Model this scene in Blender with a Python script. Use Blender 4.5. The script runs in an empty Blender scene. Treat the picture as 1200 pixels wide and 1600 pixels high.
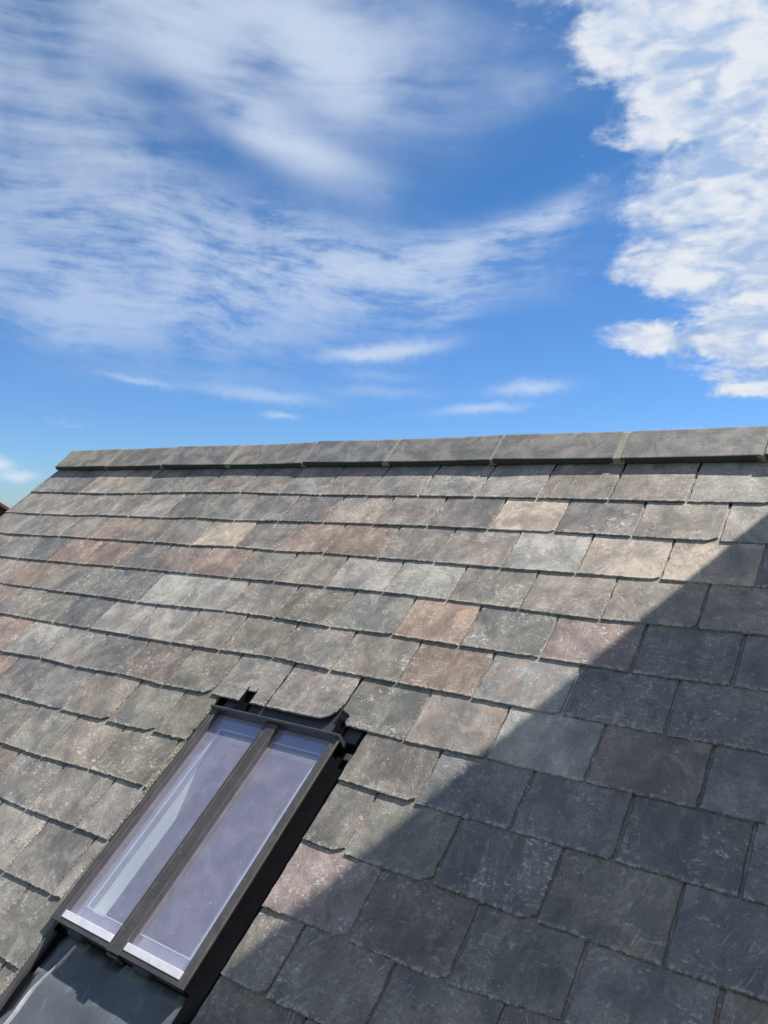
import bpy, bmesh, math, random
from mathutils import Vector, Matrix, noise as mnoise
from mathutils.geometry import tessellate_polygon

scene = bpy.context.scene
COL = scene.collection
rnd = random.Random(11)
R = math.radians
PITCH = R(40.0)            # pitch of the slated roof
Z0 = 6.5                   # height of the roof plane's origin (just below the ridge)
ROOF = Matrix.Translation((0, 0, Z0)) @ Matrix.Rotation(PITCH, 4, 'X')   # roof coordinates (along ridge, up slope, normal) -> world

# ------------------------------------------------------------------ camera
cam_d = bpy.data.cameras.new('camera')
cam = bpy.data.objects.new('camera', cam_d)
COL.objects.link(cam)
cam_d.sensor_fit = 'AUTO'
cam_d.sensor_width = 36.0
cam_d.lens = 36.0 * 1251.6 / 1600.0
cam_d.clip_start = 0.02
cam_d.clip_end = 5000
rx = Vector((0.81457772, 0.46618375, -0.34516062))
ry = Vector((0.02276777, -0.62028653, -0.7840448))
rz = Vector((-0.57960743, 0.63080689, -0.51588555))
m = Matrix((rx, -ry, -rz)).transposed().to_4x4()
m.translation = Vector((1.6853, -2.2325, 1.6104))
cam.matrix_world = ROOF @ m
scene.camera = cam

# ------------------------------------------------------------------ light
LIGHT = (ROOF.to_3x3() @ Vector((-0.0213, -0.060, -0.022))).normalized()   # direction the sunlight travels
SUN_EL = math.asin(-LIGHT.z)
SUN_AZ = math.atan2(-LIGHT.x, -LIGHT.y)                                    # from +Y towards +X
sun_d = bpy.data.lights.new('sun', 'SUN')
sun_d.energy = 5.0
sun_d.angle = R(0.53)
sun_d.color = (1.0, 0.955, 0.89)
sun = bpy.data.objects.new('sun', sun_d)
sun.rotation_euler = LIGHT.to_track_quat('-Z', 'Y').to_euler()
sun.location = (3, 4, 20)
COL.objects.link(sun)

scene.view_settings.view_transform = 'Standard'
scene.view_settings.look = 'None'
scene.view_settings.exposure = 1.35
scene.view_settings.gamma = 1.0
scene.view_settings.use_curve_mapping = False

world = bpy.data.worlds.new('World')
scene.world = world
world.use_nodes = True


class NT:
    """tiny expression helper round a node tree"""
    def __init__(s, tree):
        s.t = tree
        s.n = tree.nodes
        s.l = tree.links

    def set(s, sock, v):
        if isinstance(v, bpy.types.NodeSocket):
            s.l.new(v, sock)
        elif v is not None:
            sock.default_value = v

    def math(s, op, a, b=None, c=None, clamp=False):
        n = s.n.new('ShaderNodeMath'); n.operation = op; n.use_clamp = clamp
        s.set(n.inputs[0], a); s.set(n.inputs[1], b); s.set(n.inputs[2], c)
        return n.outputs[0]

    def add(s, a, b): return s.math('ADD', a, b)
    def sub(s, a, b): return s.math('SUBTRACT', a, b)
    def mul(s, a, b): return s.math('MULTIPLY', a, b)
    def mx(s, a, b): return s.math('MAXIMUM', a, b)

    def step(s, v, lo, hi, a=0.0, b=1.0):
        n = s.n.new('ShaderNodeMapRange'); n.interpolation_type = 'SMOOTHSTEP'
        s.set(n.inputs['Value'], v); n.inputs['From Min'].default_value = lo; n.inputs['From Max'].default_value = hi
        n.inputs['To Min'].default_value = a; n.inputs['To Max'].default_value = b
        return n.outputs['Result']

    def comb(s, x, y, z=0.0):
        n = s.n.new('ShaderNodeCombineXYZ'); s.set(n.inputs[0], x); s.set(n.inputs[1], y); s.set(n.inputs[2], z)
        return n.outputs[0]

    def sep(s, v):
        n = s.n.new('ShaderNodeSeparateXYZ'); s.l.new(v, n.inputs[0]); return n.outputs

    def vadd(s, a, b, op='ADD'):
        n = s.n.new('ShaderNodeVectorMath'); n.operation = op; s.set(n.inputs[0], a); s.set(n.inputs[1], b)
        return n.outputs[0]

    def mapping(s, v, scale=(1, 1, 1), rot=(0, 0, 0), loc=(0, 0, 0)):
        n = s.n.new('ShaderNodeMapping'); s.l.new(v, n.inputs[0])
        n.inputs['Scale'].default_value = scale; n.inputs['Rotation'].default_value = rot; n.inputs['Location'].default_value = loc
        return n.outputs[0]

    def noise(s, v, scale, detail=4, rough=0.55, dist=0.0, col=False):
        n = s.n.new('ShaderNodeTexNoise'); s.l.new(v, n.inputs['Vector'])
        n.inputs['Scale'].default_value = scale; n.inputs['Detail'].default_value = detail
        n.inputs['Roughness'].default_value = rough; n.inputs['Distortion'].default_value = dist
        return n.outputs['Color' if col else 0]

    def voro(s, v, scale, feature='F1', rand=1.0):
        n = s.n.new('ShaderNodeTexVoronoi'); s.l.new(v, n.inputs['Vector']); n.feature = feature
        n.inputs['Scale'].default_value = scale; n.inputs['Randomness'].default_value = rand
        return n.outputs['Distance']

    def mix(s, f, a, b, mode='MIX'):
        n = s.n.new('ShaderNodeMix'); n.data_type = 'RGBA'; n.blend_type = mode
        s.set(n.inputs[0], f)
        for k, v in ((6, a), (7, b)):
            if isinstance(v, bpy.types.NodeSocket): s.l.new(v, n.inputs[k])
            else: n.inputs[k].default_value = (v[0], v[1], v[2], 1)
        return n.outputs[2]

    def bump(s, h, strength, dist, normal=None):
        n = s.n.new('ShaderNodeBump'); s.l.new(h, n.inputs['Height'])
        n.inputs['Strength'].default_value = strength; n.inputs['Distance'].default_value = dist
        if normal is not None: s.l.new(normal, n.inputs['Normal'])
        return n.outputs[0]


# ---- sky: Nishita with two cloud layers, laid out by compass direction and height above the horizon
w = NT(world.node_tree)
for n in list(w.n): w.n.remove(n)
SKY_STRENGTH = 0.055
sky = w.n.new('ShaderNodeTexSky'); sky.sky_type = 'NISHITA'; sky.sun_disc = False
sky.sun_elevation = SUN_EL; sky.sun_rotation = SUN_AZ
sky.altitude = 200; sky.air_density = 1.0; sky.dust_density = 0.15; sky.ozone_density = 2.2
tc = w.n.new('ShaderNodeTexCoord')
X, Y, Z = w.sep(tc.outputs['Generated'])
DEG = 57.29578
az = w.mul(w.math('ARCTAN2', X, Y), DEG)
el = w.mul(w.math('ARCSINE', Z), DEG)
vdir = tc.outputs['Generated']
wn = w.sep(w.noise(vdir, 9.0, 5, 0.6, col=True))
wn2 = w.sep(w.noise(vdir, 34.0, 6, 0.68, col=True))
azw = w.add(az, w.add(w.mul(w.sub(wn[0], 0.5), 9.0), w.mul(w.sub(wn2[0], 0.5), 2.2)))
elw = w.add(el, w.add(w.mul(w.sub(wn[1], 0.5), 4.5), w.mul(w.sub(wn2[1], 0.5), 1.6)))


def blob(a, e, ca, ce, ra, re, rot=0.0, amp=1.0):
    dx = w.sub(a, ca); dy = w.sub(e, ce)
    c, s_ = math.cos(R(rot)), math.sin(R(rot))
    u = w.add(w.mul(dx, c / ra), w.mul(dy, s_ / ra))
    v = w.add(w.mul(dx, -s_ / re), w.mul(dy, c / re))
    q = w.add(w.mul(u, u), w.mul(v, v))
    return w.mul(w.math('EXPONENT', w.mul(q, -1.0)), amp)


def px(x, y):      # photo pixel -> (azimuth, elevation), close enough for placing clouds
    e = 33.0 - 33.0 * (y / 800.0) - 1.2 * math.sin(math.pi * y / 800.0) * -1.0
    return (-62 + 0.0435 * x, e - 1.7 * ((x - 650) / 650.0) ** 2 * (1 - y / 800.0))


def blobs(a, e, lst):
    acc = None
    for (x, y, rxp, ryp, rot, amp) in lst:
        ca, ce = px(x, y)
        b = blob(a, e, ca, ce, rxp * 0.0435, ryp * 0.0405, rot, amp)
        acc = b if acc is None else w.add(acc, b)
    return acc


# high cirrus, soft and streaked
wc = w.sep(w.noise(vdir, 3.6, 1.5, 0.45, col=True))
azc = w.add(az, w.mul(w.sub(wc[0], 0.5), 9.0))
elc = w.add(el, w.mul(w.sub(wc[1], 0.5), 6.0))
cA = blobs(azc, elc, [
    (430, 40, 260, 70, -8, 0.95), (520, 120, 110, 60, -10, 0.5), (330, 150, 230, 42, -24, 0.55), (440, 215, 130, 22, -8, 0.55),
    (30, 10, 150, 80, 0, 0.55), (60, 190, 210, 75, -22, 0.50), (240, 60, 230, 60, -30, 0.30), (100, 300, 190, 60, -10, 0.28),
    (-220, 120, 260, 200, 0, 0.4), (200, -120, 500, 80, 0, 0.6)])
cB = blobs(azc, elc, [
    (850, 312, 75, 24, 14, 0.62), (745, 350, 110, 34, 8, 0.50), (620, 400, 190, 52, 0, 0.62), (430, 350, 170, 42, -6, 0.42),
    (430, 440, 190, 55, -6, 0.48), (230, 400, 200, 75, -14, 0.42), (230, 500, 230, 48, -4, 0.42), (60, 400, 160, 130, 0, 0.22), (710, 450, 70, 36, 20, 0.35),
    (80, 540, 160, 30, 0, 0.25), (790, 130, 50, 30, 0, 0.16), (-200, 430, 200, 120, 0, 0.4)])
cS = blobs(az, w.add(el, w.mul(w.sub(wn2[1], 0.5), 1.1)), [
    (612, 534, 78, 11, 8, 0.95), (560, 545, 60, 9, 0, 0.4), (842, 587, 50, 11, 5, 0.75), (765, 622, 62, 7, 5, 0.6), (398, 612, 90, 10, -3, 0.45), (435, 642, 24, 5, 0, 0.55),
    (210, 600, 45, 5, -5, 0.4), (600, 600, 80, 10, 0, 0.22), (300, 590, 160, 20, 0, 0.12), (10, 737, 20, 8, 0, 2.6), (44, 754, 18, 7, 0, 2.2), (1100, 652, 70, 5, 0, 0.3), (590, 575, 60, 9, 0, 0.2)])
sc1 = w.comb(w.mul(azc, 0.12), w.mul(elc, 0.5))
strkA = w.noise(w.mapping(sc1, rot=(0, 0, R(24)), scale=(0.6, 0.8, 1)), 1.0, 6, 0.54, 0.0)
strkB = w.noise(w.mapping(w.comb(w.mul(azc, 0.15), w.mul(elc, 0.55)), rot=(0, 0, R(3))), 1.0, 7, 0.60, 0.0)
fib = w.noise(w.mapping(w.comb(w.mul(azc, 0.55), w.mul(elc, 2.2)), rot=(0, 0, R(10))), 1.0, 5, 0.6, 0.0)
brk = w.noise(vdir, 11.0, 6, 0.62, 0.3)
strkB = w.add(w.add(w.mul(strkB, 0.58), w.mul(fib, 0.18)), w.mul(brk, 0.26))
strkA = w.add(w.mul(strkA, 0.72), w.mul(brk, 0.28))
soft = w.noise(vdir, 5.0, 4, 0.5, 0.3)
aA = w.mul(cA, w.step(w.add(w.mul(strkA, 0.75), w.mul(soft, 0.35)), 0.40, 0.68, 0.10, 1.45))
aB = w.mul(cB, w.step(strkB, 0.39, 0.63, 0.12, 1.45))
aS = w.mul(cS, w.step(strkB, 0.30, 0.60, 0.55, 1.15))
# cirrus veil over the unseen sky, thickened to whiten the ambient light
front = w.mx(blob(az, el, -66, 28, 80, 42), w.mul(blob(az, el, -15, 15, 30, 30), 1.0))
rest = w.mul(w.step(w.noise(vdir, 2.4, 6, 0.6, 0.8), 0.36, 0.66, 0.0, 0.85), w.step(front, 0.25, 0.6, 1.0, 0.0))
cir = w.mul(w.sub(1.0, w.math('EXPONENT', w.mul(w.add(w.add(aA, aB), w.add(aS, rest)), -1.25))), 0.95)

# lower broken cumulus / altocumulus on the right
cum = blobs(azw, elw, [
    (1190, 60, 200, 90, 0, 0.62), (1010, 20, 85, 62, 0, 0.62), (1095, 175, 120, 80, 0, 0.66), (1030, 300, 115, 60, 0, 0.85), (1210, 300, 110, 110, 0, 0.6),
    (1025, 395, 125, 42, 0, 0.66), (1190, 410, 110, 38, 0, 0.55), (1060, 515, 135, 32, -4, 0.85), (1180, 472, 110, 36, 0, 0.45), (1120, 508, 70, 26, 0, 0.45), (1150, 575, 80, 26, 0, 0.3), (1230, 530, 90, 32, 0, 0.7), (1140, 597, 70, 18, -10, 0.60), (1230, 590, 60, 20, 0, 0.5),
    (1420, 200, 260, 260, 0, 1.3), (1500, 500, 260, 140, 0, 1.0), (1250, -150, 400, 150, 0, 1.2)])
cn = w.noise(w.mapping(vdir, scale=(1, 1, 2.3)), 12.0, 8, 0.56, 0.3)
cn2 = w.noise(w.mapping(vdir, scale=(1, 1, 1.9), loc=(3, 1, 2)), 40.0, 6, 0.6, 0.4)
restc = w.mul(w.step(w.noise(w.mapping(vdir, loc=(7, 3, 1)), 1.9, 3, 0.5), 0.28, 0.46, 0.0, 0.85), w.step(front, 0.12, 0.45, 1.0, 0.0))  # unseen cumulus added out of view to neutralise the ambient light
dens = w.add(w.add(cum, restc), w.add(w.mul(w.sub(cn, 0.5), 1.7), w.mul(w.sub(cn2, 0.5), 0.40)))
cal = w.step(dens, 0.32, 0.88)
rip = w.noise(w.mapping(vdir, scale=(1, 1, 2.6), loc=(1, 5, 2)), 20.0, 4, 0.5, 0.5)
core = w.step(w.add(w.add(w.mul(cn, 0.85), w.mul(rip, 0.60)), w.add(w.mul(cn2, 0.18), w.mul(cum, 0.05))), 0.68, 0.98)
CW = 0.78 / SKY_STRENGTH
ccol = w.mix(core, (0.185 * CW, 0.255 * CW, 0.385 * CW), w.mix(w.step(w.add(rip, w.mul(wn2[2], 0.5)), 0.58, 0.92), (0.315 * CW, 0.355 * CW, 0.43 * CW), (0.40 * CW, 0.42 * CW, 0.45 * CW)))
cicol = (0.335 * CW, 0.385 * CW, 0.46 * CW)
skyc = w.mix(1.0, sky.outputs[0], w.mix(w.step(el, 0.0, 30.0), (0.40, 0.615, 0.95), (0.29, 0.575, 0.82)), 'MULTIPLY')
c1 = w.mix(cir, skyc, cicol)
c2 = w.mix(cal, c1, ccol)
low = w.step(el, -1.5, -0.3)
bg = w.n.new('ShaderNodeBackground'); bg.inputs['Strength'].default_value = SKY_STRENGTH
w.l.new(w.mix(low, (0.6, 0.7, 0.9), c2), bg.inputs['Color'])
wo = w.n.new('ShaderNodeOutputWorld'); w.l.new(bg.outputs[0], wo.inputs['Surface'])

# ------------------------------------------------------------------ materials


def new_mat(name):
    mt = bpy.data.materials.new(name); mt.use_nodes = True
    t = NT(mt.node_tree)
    b = t.n['Principled BSDF']
    return mt, t, b


def slate_material(name, edge=False):
    mt, t, b = new_mat(name)
    tc = t.n.new('ShaderNodeTexCoord'); oi = t.n.new('ShaderNodeObjectInfo')
    off = t.comb(t.mul(oi.outputs['Random'], 31.7), t.mul(oi.outputs['Random'], 17.3), t.mul(oi.outputs['Random'], 5.1))
    p = t.vadd(tc.outputs['Object'], off)
    r1 = oi.outputs['Random']
    r2 = t.math('FRACT', t.mul(r1, 13.37)); r3 = t.math('FRACT', t.mul(r1, 41.3)); r4 = t.math('FRACT', t.mul(r1, 97.1)); r5a = t.math('FRACT', t.mul(r1, 57.9))
    # random streak direction for every slate
    rotn = t.n.new('ShaderNodeVectorRotate'); rotn.rotation_type = 'Z_AXIS'
    t.l.new(p, rotn.inputs['Vector']); t.l.new(t.mul(t.sub(r2, 0.5), 1.3), rotn.inputs['Angle'])
    q = rotn.outputs[0]
    big = t.noise(p, 7.0, 5, 0.6, 0.9)
    mid = t.noise(p, 30.0, 8, 0.72, 0.3)
    fine = t.noise(p, 210.0, 3, 0.6)
    strk = t.noise(t.mapping(q, scale=(95, 15, 40)), 1.0, 8, 0.72, 0.6)
    thin = t.noise(t.mapping(q, scale=(260, 26, 90), rot=(0, 0, 0.35)), 1.0, 3, 0.55, 1.2)
    scuff = t.noise(t.mapping(p, scale=(28, 90, 40), rot=(0, 0, 0.5)), 1.0, 5, 0.65, 1.0)
    base = oi.outputs['Color']
    c = t.mix(t.step(big, 0.32, 0.68, 0.0, 1.0), t.mix(1.0, base, (0.72, 0.75, 0.79), 'MULTIPLY'), t.mix(1.0, base, (1.24, 1.21, 1.15), 'MULTIPLY'))
    c = t.mix(t.step(mid, 0.35, 0.70, 0.0, 0.55), c, t.mix(1.0, base, (0.80, 0.80, 0.80), 'MULTIPLY'))
    blot = t.noise(t.mapping(q, scale=(1.0, 0.75, 1.0)), 15.0, 9, 0.72, 0.5)
    c = t.mix(t.step(blot, 0.51, 0.63, 0.0, 0.60), c, t.mix(1.0, base, (1.60, 1.57, 1.52), 'MULTIPLY'))
    c = t.mix(t.step(t.mul(blot, -1.0), -0.47, -0.38, 0.0, 0.60), c, t.mix(1.0, base, (0.55, 0.56, 0.57), 'MULTIPLY'))
    # warm iron staining in patches
    c = t.mix(t.mul(t.step(t.noise(p, 9.0, 5, 0.65, 1.0), 0.50, 0.68, 0.0, 0.60), r3), c, (0.225, 0.165, 0.122))
    # pale mineral streaks and scuffs
    s1 = t.mul(t.step(strk, 0.53, 0.64), t.step(t.noise(p, 9.0, 4, 0.6), 0.44, 0.60))
    s2 = t.mul(t.step(thin, 0.58, 0.66), t.step(t.noise(p, 14.0, 4, 0.6), 0.47, 0.60))
    s3 = t.mul(t.step(scuff, 0.56, 0.66), t.step(t.noise(p, 12.0, 4, 0.6, 0.5), 0.50, 0.62))
    pale = t.math('MINIMUM', t.add(t.add(t.mul(s1, t.add(0.12, t.mul(t.mul(r4, r4), 0.45))), t.mul(s2, t.mul(r5a, 0.60))), t.mul(s3, t.add(0.12, t.mul(t.mul(r2, r2), 0.8)))), 0.85)
    c = t.mix(pale, c, (0.38, 0.37, 0.345))
    # small lichen spots
    sp = t.mul(t.step(t.voro(t.vadd(p, t.noise(p, 60.0, 2, 0.5, col=True)), 1.0), 0.0, 0.0), 0.0)
    v = t.voro(t.vadd(p, t.mapping(t.noise(p, 90.0, 2, 0.5, col=True), scale=(.012, .012, .012))), 62.0)
    spots = t.mul(t.step(v, 0.16, 0.26, 1.0, 0.0), t.step(t.noise(p, 22.0, 2, 0.5), 0.56, 0.64))
    c = t.mix(t.mul(spots, 0.30), c, (0.50, 0.49, 0.45))
    v2 = t.voro(t.mapping(p, loc=(4, 2, 1)), 15.0)
    bl = t.mul(t.step(t.math('ABSOLUTE', t.sub(v2, 0.24)), 0.0, 0.09, 1.0, 0.0), t.step(t.noise(p, 6.0, 2, 0.5, 1.0), 0.60, 0.70))
    c = t.mix(t.mul(bl, 0.10), c, (0.42, 0.42, 0.39))
    # chalky rub marks: clustered, on some slates only
    r5 = t.math('FRACT', t.mul(r1, 211.7))
    chalk = t.noise(t.mapping(p, scale=(1.0, 1.5, 1.0), rot=(0, 0, 0.4)), 60.0, 7, 0.78, 0.8)
    cl = t.mul(t.step(chalk, 0.53, 0.62), t.step(t.noise(p, 7.0, 4, 0.6, 0.6), 0.47, 0.58))
    c = t.mix(t.mul(cl, t.add(0.22, t.mul(r5, 0.70))), c, (0.44, 0.425, 0.40))
    # wide soft stains running down the slope
    stain = t.noise(t.mapping(p, scale=(16, 5, 5)), 1.0, 4, 0.55, 0.6)
    c = t.mix(t.step(stain, 0.50, 0.62, 0.0, 0.40), c, t.mix(1.0, c, (0.62, 0.63, 0.65), 'MULTIPLY'))
    # pale bruising along the dressed tail
    py = t.sep(tc.outputs['Object'])[1]
    tailm = t.mul(t.step(py, 0.004, 0.016, 1.0, 0.0), t.step(t.noise(p, 70.0, 4, 0.65), 0.47, 0.60))
    c = t.mix(t.mul(tailm, 0.50), c, (0.40, 0.385, 0.355))
    # fine grain
    c = t.mix(0.55, c, t.mix(t.step(fine, 0.3, 0.7), t.mix(1.0, c, (0.72, 0.72, 0.72), 'MULTIPLY'), t.mix(1.0, c, (1.25, 1.25, 1.25), 'MULTIPLY')))
    h = t.add(t.add(t.mul(big, 0.6), t.mul(mid, 0.45)), t.add(t.mul(strk, 0.30), t.mul(fine, 0.14)))
    # cleft steps: terraces where the slate has split along its grain
    ter = t.step(t.noise(p, 16.0, 5, 0.6, 0.8), 0.535, 0.56)
    h = t.add(h, t.mul(ter, 0.12))
    if edge:
        st = t.noise(t.mapping(p, scale=(70, 70, 900)), 1.0, 3, 0.6, 0.3)
        ch = t.noise(t.mapping(p, scale=(150, 150, 260)), 1.0, 3, 0.6, 0.3)
        c = t.mix(t.step(ch, 0.42, 0.62), t.mix(1.0, c, (0.70, 0.70, 0.70), 'MULTIPLY'), t.mix(1.0, c, (1.45, 1.42, 1.36), 'MULTIPLY'))
        h = t.add(t.mul(st, 1.3), t.mul(ch, 1.6))
        t.l.new(t.bump(h, 0.9, 0.004), b.inputs['Normal'])
    else:
        t.l.new(t.bump(h, 0.55, 0.0035), b.inputs['Normal'])
    t.l.new(c, b.inputs['Base Color'])
    t.l.new(t.step(big, 0.3, 0.7, 0.42, 0.66), b.inputs['Roughness'])
    b.inputs['Specular IOR Level'].default_value = 0.45
    return mt


def plain(name, col, rough=0.5, metal=0.0, var=0.15, scale=12.0, bump=0.0, stretch=(1, 1, 1), spec=0.5, dirt=None, coat=0.0):
    mt, t, b = new_mat(name)
    tc = t.n.new('ShaderNodeTexCoord')
    p = t.mapping(tc.outputs['Object'], scale=stretch)
    n = t.noise(p, scale, 6, 0.62, 0.5)
    f = t.noise(p, scale * 14, 3, 0.6)
    lo = tuple(c * (1 - var) for c in col); hi = tuple(c * (1 + var) for c in col)
    c = t.mix(t.step(n, 0.3, 0.7), lo, hi)
    c = t.mix(t.step(f, 0.35, 0.65, 0.0, 0.3), c, lo)
    if dirt:
        c = t.mix(t.mul(t.step(t.noise(p, scale * 3, 5, 0.65, 1.0), 0.55, 0.72), 0.6), c, dirt)
    t.l.new(c, b.inputs['Base Color'])
    t.l.new(t.step(n, 0.25, 0.75, max(rough - 0.1, 0.03), rough + 0.1), b.inputs['Roughness'])
    b.inputs['Metallic'].default_value = metal
    b.inputs['Specular IOR Level'].default_value = spec
    if coat: b.inputs['Coat Weight'].default_value = coat
    if bump: t.l.new(t.bump(t.add(n, t.mul(f, 0.3)), bump, 0.004), b.inputs['Normal'])
    return mt


M_SLATE = slate_material('slate')
M_SEDGE = slate_material('slate_dressed_edge', True)
M_RIDGE, t, b = new_mat('ridge_clay')
tcr = t.n.new('ShaderNodeTexCoord'); oir = t.n.new('ShaderNodeObjectInfo')
p = t.vadd(tcr.outputs['Object'], t.comb(t.mul(oir.outputs['Random'], 9.0), 0.0, 0.0))
n1 = t.noise(p, 9.0, 7, 0.68, 0.6); n2 = t.noise(p, 34.0, 7, 0.72, 0.4); n3 = t.noise(p, 160.0, 3, 0.6)
c = t.mix(t.step(n1, 0.38, 0.62), t.mix(1.0, oir.outputs['Color'], (0.66, 0.67, 0.70), 'MULTIPLY'), t.mix(1.0, oir.outputs['Color'], (1.35, 1.30, 1.20), 'MULTIPLY'))
c = t.mix(t.mul(t.step(n2, 0.54, 0.68, 0.0, 0.6), t.step(n1, 0.42, 0.6)), c, (0.28, 0.265, 0.235))
c = t.mix(t.step(t.mul(n2, -1.0), -0.44, -0.36, 0.0, 0.25), c, (0.065, 0.065, 0.068))
c = t.mix(t.mul(t.step(t.voro(p, 42.0), 0.10, 0.20, 1.0, 0.0), t.step(t.noise(p, 12.0, 2, 0.5), 0.60, 0.68)), c, (0.36, 0.34, 0.24))
c = t.mix(t.step(n3, 0.55, 0.7, 0.0, 0.4), c, (0.08, 0.078, 0.075))
t.l.new(c, b.inputs['Base Color']); b.inputs['Roughness'].default_value = 0.68
t.l.new(t.bump(t.add(t.add(n1, t.mul(n2, 0.5)), t.mul(n3, 0.25)), 0.5, 0.004), b.inputs['Normal'])
M_RIDGE_SHADE = plain('ridge_clay_shade', (0.026, 0.027, 0.031), 0.6, var=0.15, scale=11, bump=0.2)  # near-black copy of the clay, painting shade on the tiles' near face
M_MORTAR = plain('mortar', (0.215, 0.195, 0.160), 0.9, var=0.15, scale=40, bump=0.5)
M_FRAME = plain('bronze_brown_metal', (0.050, 0.046, 0.044), 0.42, 0.0, var=0.14, scale=18, bump=0.05, dirt=(0.105, 0.095, 0.085))
M_FRAMED = plain('grey_black_metal', (0.034, 0.035, 0.040), 0.40, 0.0, var=0.14, scale=18, bump=0.05)
M_GASK = plain('dark_gasket', (0.040, 0.040, 0.048), 0.45, var=0.15, scale=20)
M_SILL = plain('mill_aluminium', (0.62, 0.62, 0.63), 0.38, 0.35, var=0.06, scale=20, dirt=(0.42, 0.41, 0.38))
M_SEAL = plain('silver_spacer', (0.88, 0.88, 0.90), 0.5, 0.0, var=0.04, scale=20)
M_LEAD = plain('lead_flashing', (0.160, 0.180, 0.205), 0.36, 0.0, var=0.22, scale=7, bump=0.22, stretch=(1, 0.8, 1), dirt=(0.34, 0.36, 0.39))
M_LEADE = plain('lead_fold', (0.38, 0.39, 0.40), 0.35, 0.3, var=0.2, scale=30, bump=0.3)
M_BLACK = plain('shade_black_rubber', (0.0035, 0.0037, 0.005), 0.85, var=0.2, scale=20, spec=0.05, dirt=(0.009, 0.009, 0.011))  # dark lining, deepened to near-black to carry the gutters' shade
M_UNDER = plain('underlay_felt', (0.02, 0.02, 0.022), 0.8, var=0.2, scale=20)
M_WHITE = plain('white_liner', (0.86, 0.90, 0.89), 0.5, var=0.03, scale=12)
M_ROOM = plain('pale_shaft_tint', (0.84, 0.79, 0.86), 0.8, var=0.04, scale=3)
M_BRICK = plain('stock_brick', (0.28, 0.17, 0.12), 0.85, var=0.25, scale=14, bump=0.4)
M_RENDER = plain('house_render', (0.50, 0.47, 0.42), 0.9, var=0.08, scale=4, bump=0.3)
M_GRASS = plain('grass_ground', (0.07, 0.095, 0.035), 0.95, var=0.35, scale=0.08, bump=0.2)
M_REDTILE = plain('red_clay_tile', (0.28, 0.055, 0.04), 0.75, var=0.2, scale=3, bump=0.3)
M_DARKW = plain('dark_gable', (0.018, 0.017, 0.017), 0.8, var=0.2, scale=2)
M_CLAYPOT = plain('chimney_pot_clay', (0.40, 0.17, 0.09), 0.8, var=0.15, scale=10)

# glass: solar-control coating reflects the sky with a violet cast, the rest passes through
M_GLASS, t, b = new_mat('coated_glass')
tcg = t.n.new('ShaderNodeTexCoord')
t.n.remove(b)
out = t.n['Material Output']
gl = t.n.new('ShaderNodeBsdfGlossy'); gl.inputs['Roughness'].default_value = 0.015; gl.inputs['Color'].default_value = (1.0, 0.80, 0.98, 1)
tr = t.n.new('ShaderNodeBsdfTransparent'); tr.inputs['Color'].default_value = (0.95, 1.0, 1.0, 1)
df = t.n.new('ShaderNodeBsdfDiffuse'); df.inputs['Color'].default_value = (0.66, 0.62, 0.72, 1)  # lavender dust film, also standing in for pale sky reflection
lw = t.n.new('ShaderNodeLayerWeight'); lw.inputs['Blend'].default_value = 0.5
ms = t.n.new('ShaderNodeMixShader'); t.l.new(t.math('ADD', t.mul(t.math('POWER', lw.outputs['Facing'], 3.0), 0.80), 0.33, clamp=True), ms.inputs[0])
t.l.new(tr.outputs[0], ms.inputs[1]); t.l.new(gl.outputs[0], ms.inputs[2])
ms2 = t.n.new('ShaderNodeMixShader')
dust_sheen = t.noise(tcg.outputs['Object'], 13.0, 5, 0.6, 0.7)
specks = t.step(t.voro(tcg.outputs['Object'], 60.0), 0.05, 0.10, 0.35, 0.0)
t.l.new(t.add(t.step(dust_sheen, 0.30, 0.8, 0.15, 0.22), specks), ms2.inputs[0])
t.l.new(ms.outputs[0], ms2.inputs[1]); t.l.new(df.outputs[0], ms2.inputs[2])
t.l.new(ms2.outputs[0], out.inputs['Surface'])
wav = t.noise(tcg.outputs['Object'], 5.0, 2, 0.5)


M_CLEAR, t, b = new_mat('clear_glass_back')
t.n.remove(b)
tr2 = t.n.new('ShaderNodeBsdfTransparent'); tr2.inputs['Color'].default_value = (0.93, 0.97, 0.96, 1)
t.l.new(tr2.outputs[0], t.n['Material Output'].inputs['Surface'])

# ------------------------------------------------------------------ builders


def link(name, me, parent=None, loc=None, label=None):
    o = bpy.data.objects.new(name, me)
    COL.objects.link(o)
    if parent: o.parent = parent
    if loc is not None: o.location = loc
    if label: o['label'] = label
    return o


def tag(o, label=None, cat=None, group=None, kind=None):
    if label: o['label'] = label
    if cat: o['category'] = cat
    if group: o['group'] = group
    if kind: o['kind'] = kind
    return o


def finish(bm, name, mats, smooth=False):
    bmesh.ops.recalc_face_normals(bm, faces=bm.faces)
    me = bpy.data.meshes.new(name); bm.to_mesh(me); bm.free()
    for mt in mats: me.materials.append(mt)
    if smooth:
        for p in me.polygons: p.use_smooth = True
    return me


def add_box(bm, x0, x1, y0, y1, z0, z1, mi=0):
    vs = [bm.verts.new(c) for c in ((x0, y0, z0), (x1, y0, z0), (x1, y1, z0), (x0, y1, z0), (x0, y0, z1), (x1, y0, z1), (x1, y1, z1), (x0, y1, z1))]
    for f in ((0, 3, 2, 1), (4, 5, 6, 7), (0, 1, 5, 4), (1, 2, 6, 5), (2, 3, 7, 6), (3, 0, 4, 7)):
        bm.faces.new([vs[i] for i in f]).material_index = mi


def box_part(name, parent, mat, *c, bevel=0.0, label=None):
    bm = bmesh.new(); add_box(bm, *c)
    if bevel: bmesh.ops.bevel(bm, geom=list(bm.edges), offset=bevel, segments=2, affect='EDGES', profile=0.6)
    return link(name, finish(bm, name, [mat]), parent, label=label)


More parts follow.
